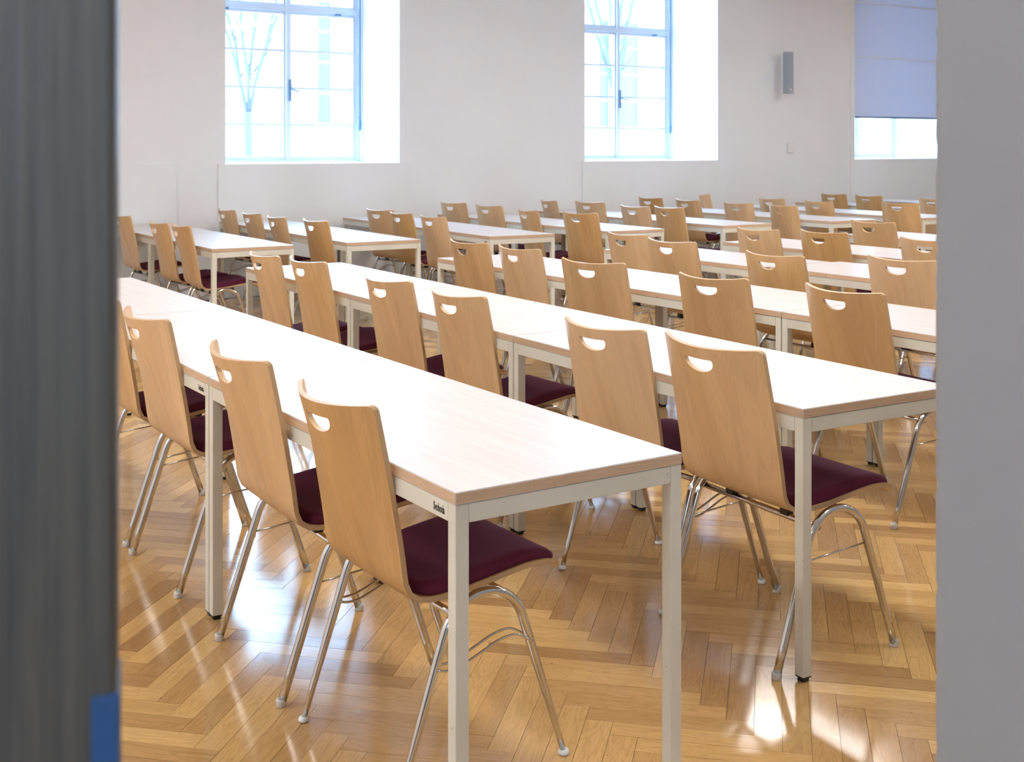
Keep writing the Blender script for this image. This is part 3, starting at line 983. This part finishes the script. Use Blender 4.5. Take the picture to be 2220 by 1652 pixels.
def build_chair_parts(kind):
    wdt, shift, lift = (0.395, 0.0, 0.0) if kind == 'D' else (0.44, 0.006, 0.013)
    d = {}
    d['shell'], d['pad'] = build_shell(wdt, shift, lift)
    fy = 0.248
    d['fy'] = fy
    pth = frame_path()
    rad = [(0.0075 + 0.0040 * min(1, p[2] / 0.30)) if kind == 'D' else 0.0118 for p in pth]
    v, f = tube_data(pth, 0.01, 14, True, rad)
    d['frame'] = mesh('leg_frame', v, f, M['chrome'], smooth=True)
    if kind == 'D':
        v, f = lathe_data([(0.0095, 0.0), (0.0130, 0.002), (0.0135, 0.006), (0.0115, 0.011), (0.0082, 0.014)], 16)
        d['cap'] = mesh('foot_cap', v, f, M['white_cap'], smooth=True)
    else:
        v, f = lathe_data([(0.0120, 0.0), (0.0132, 0.002), (0.0132, 0.017), (0.0124, 0.019)], 14)
        d['cap'] = mesh('foot_cap', v, f, M['grey_cap'], smooth=True)
    v, f = tube_data([(0, -fy, 0), (0, fy, 0)], 0.0088, 10)
    d['bar'] = mesh('crossbar', v, f, M['chrome'], smooth=True)
    if kind == 'D':
        pth = [(-.128, 0, .286), (-.105, 0, .280), (-.07, 0, .283), (-.02, 0, .300), (.03, 0, .318), (.075, 0, .322), (.105, 0, .308), (.124, 0, .295)]
        v, f = tube_data([tuple(q) for q in catmull(pth, 4)], 0.0032, 8)
    else:
        v, f = tube_data([(-.124, 0, .300), (.117, 0, .320)], 0.003, 8)
    d['wire'] = mesh('link_wire', v, f, M['chrome'], smooth=True)
    d['mount'] = boxes_mesh('mount', [(-0.012, 0.012, -0.016, 0.016, 0.0, 0.028)], M['black'], 0.002)
    d['bars'] = [(-0.070, 0.3885), (0.082, 0.402)]
    return d
CP = {k: build_chair_parts(k) for k in 'DS'}

def make_chair(kind):
    d = CP[kind]
    t = obj('chair', None)
    obj('shell', d['shell'], t)
    obj('seat_pad', d['pad'], t)
    fy = d['fy']
    for s in (-1, 1):
        fr = obj('leg_frame', d['frame'], t, (0, s * fy, 0))
        for fx in (-0.226, 0.226):
            obj('foot_cap', d['cap'], fr, (fx + (0.002 if fx < 0 else -0.002), 0, 0))
        for o in ((-0.012, 0.012) if kind == 'D' else (0.0,)):
            obj('link_wire', d['wire'], fr, (0, o, 0 if o <= 0 else 0.006))
    for bx, bz in d['bars']:
        b2 = obj('crossbar', d['bar'], t, (bx, 0, bz))
        for my in (-0.12, 0.12):
            obj('mount', d['mount'], b2, (0, my, 0.004))
    return t

def copy_tree(o, parent=None):
    c = o.copy()
    COL.objects.link(c)
    c.parent = parent
    for ch in o.children:
        copy_tree(ch, c)
    return c

PROTO = {}
def place_chair(kind, x, y, rz, label, group):
    """x, y: middle of the top of the backrest edge line; rz: rotation"""
    if kind not in PROTO:
        PROTO[kind] = make_chair(kind)
        t = PROTO[kind]
    else:
        t = copy_tree(PROTO[kind])
    xo = -0.257 + (0.0 if kind == 'D' else 0.006)
    t.location = (x - math.cos(rz) * xo, y - math.sin(rz) * xo, 0)
    t.rotation_euler = (0, 0, rz)
    tag(t, label, 'chair', group)
    return t

# per row, counted from the near end: (kind, x, y, rotation) of the middle of the backrest top
NEAR_CHAIRS = [
    [('D', 1.201, 2.618, 0.014), ('S', 1.194, 3.225, -0.02), ('S', 1.202, 4.122, 0.013), ('S', 1.205, 4.717, 0.0)],
    [('S', 2.393, 2.645, -0.055), ('D', 2.4, 3.168, 0.06), ('D', 2.434, 4.159, 0.033), ('D', 2.446, 4.783, 0.051), ('S', 2.455, 5.67, -0.015), ('D', 2.446, 6.22, -0.01)],
    [('S', 3.735, 2.6, 0.02), ('S', 3.726, 3.35, -0.086), ('D', 3.696, 4.075, 0.15), ('S', 3.599, 4.836, 0.15), ('S', 3.74, 5.713, -0.026), ('S', 3.726, 6.235, -0.011)],
    [('S', 4.99, 4.1, 0.01), ('S', 4.64, 4.643, -0.037), ('S', 4.79, 5.644, 0.002), ('S', 4.935, 6.261, -0.046)],
    [('S', 6.171, 4.867, 0.0), ('S', 6.14, 5.69, -0.054), ('D', 6.092, 6.252, 0.045)],
    [('S', 7.259, 6.236, -0.062)],
]
FAR_CHAIRS = [
    [('S', 2.776, 8.655, -0.065), ('D', 2.795, 9.245, 0.013), ('S', 2.765, 10.16, 0.0)],
    [('S', 3.826, 8.687, 0.01), ('D', 3.848, 9.518, -0.05), ('D', 3.869, 10.137, 0.007), ('D', 3.885, 10.809, 0.011)],
    [('D', 4.951, 8.86, 0.038), ('D', 4.975, 9.467, 0.007), ('D', 5.065, 10.058, 0.2)],
    [('S', 6.146, 8.434, 0.109), ('D', 6.16, 9.253, -0.131), ('S', 6.191, 9.981, 0.058), ('S', 6.196, 10.67, 0.09)],
    [('S', 7.417, 8.778, -0.051), ('D', 7.435, 9.297, 0.096), ('S', 7.449, 10.055, 0.1), ('D', 7.435, 10.764, -0.193)],
    [('D', 8.762, 8.641, -0.045), ('D', 8.762, 9.271, 0.077), ('D', 8.814, 10.108, -0.01), ('D', 8.825, 10.759, 0.038)],
    [('S', 9.929, 8.186, 0.06), ('D', 9.718, 9.069, -0.002), ('D', 9.825, 9.863, -0.015)],
    [('D', 11.291, 8.843, 0.0), ('D', 11.353, 9.814, 0.002), ('D', 11.376, 10.371, 0.006)],
]
for ri, row in enumerate(NEAR_CHAIRS):
    for k, (kd, x, y, r) in enumerate(row):
        if len(row) == 1:
            lb = 'beech chair with burgundy pad, only one in sight at the sixth near table row'
        else:
            lb = 'beech chair with burgundy pad, %s from doorway end of %s near table row' % (ORD[k], ORD[ri])
        if ri == 0 and k == 0:
            lb = 'beech chair with burgundy pad nearest the camera, at the foreground table end'
        place_chair(kd, x, y, r, lb, 'chairs at the near table rows')
for ri, row in enumerate(FAR_CHAIRS):
    for k, (kd, x, y, r) in enumerate(row):
        lb = 'beech chair with burgundy pad, %s from aisle end of %s window-side table row' % (ORD[k], ORD[ri])
        place_chair(kd, x, y, r, lb, 'chairs at the window-side table rows')
place_chair('D', 9.86, 11.0, math.radians(-57), 'beech chair turned sideways against the wall under the middle window', 'chairs at the window-side table rows')
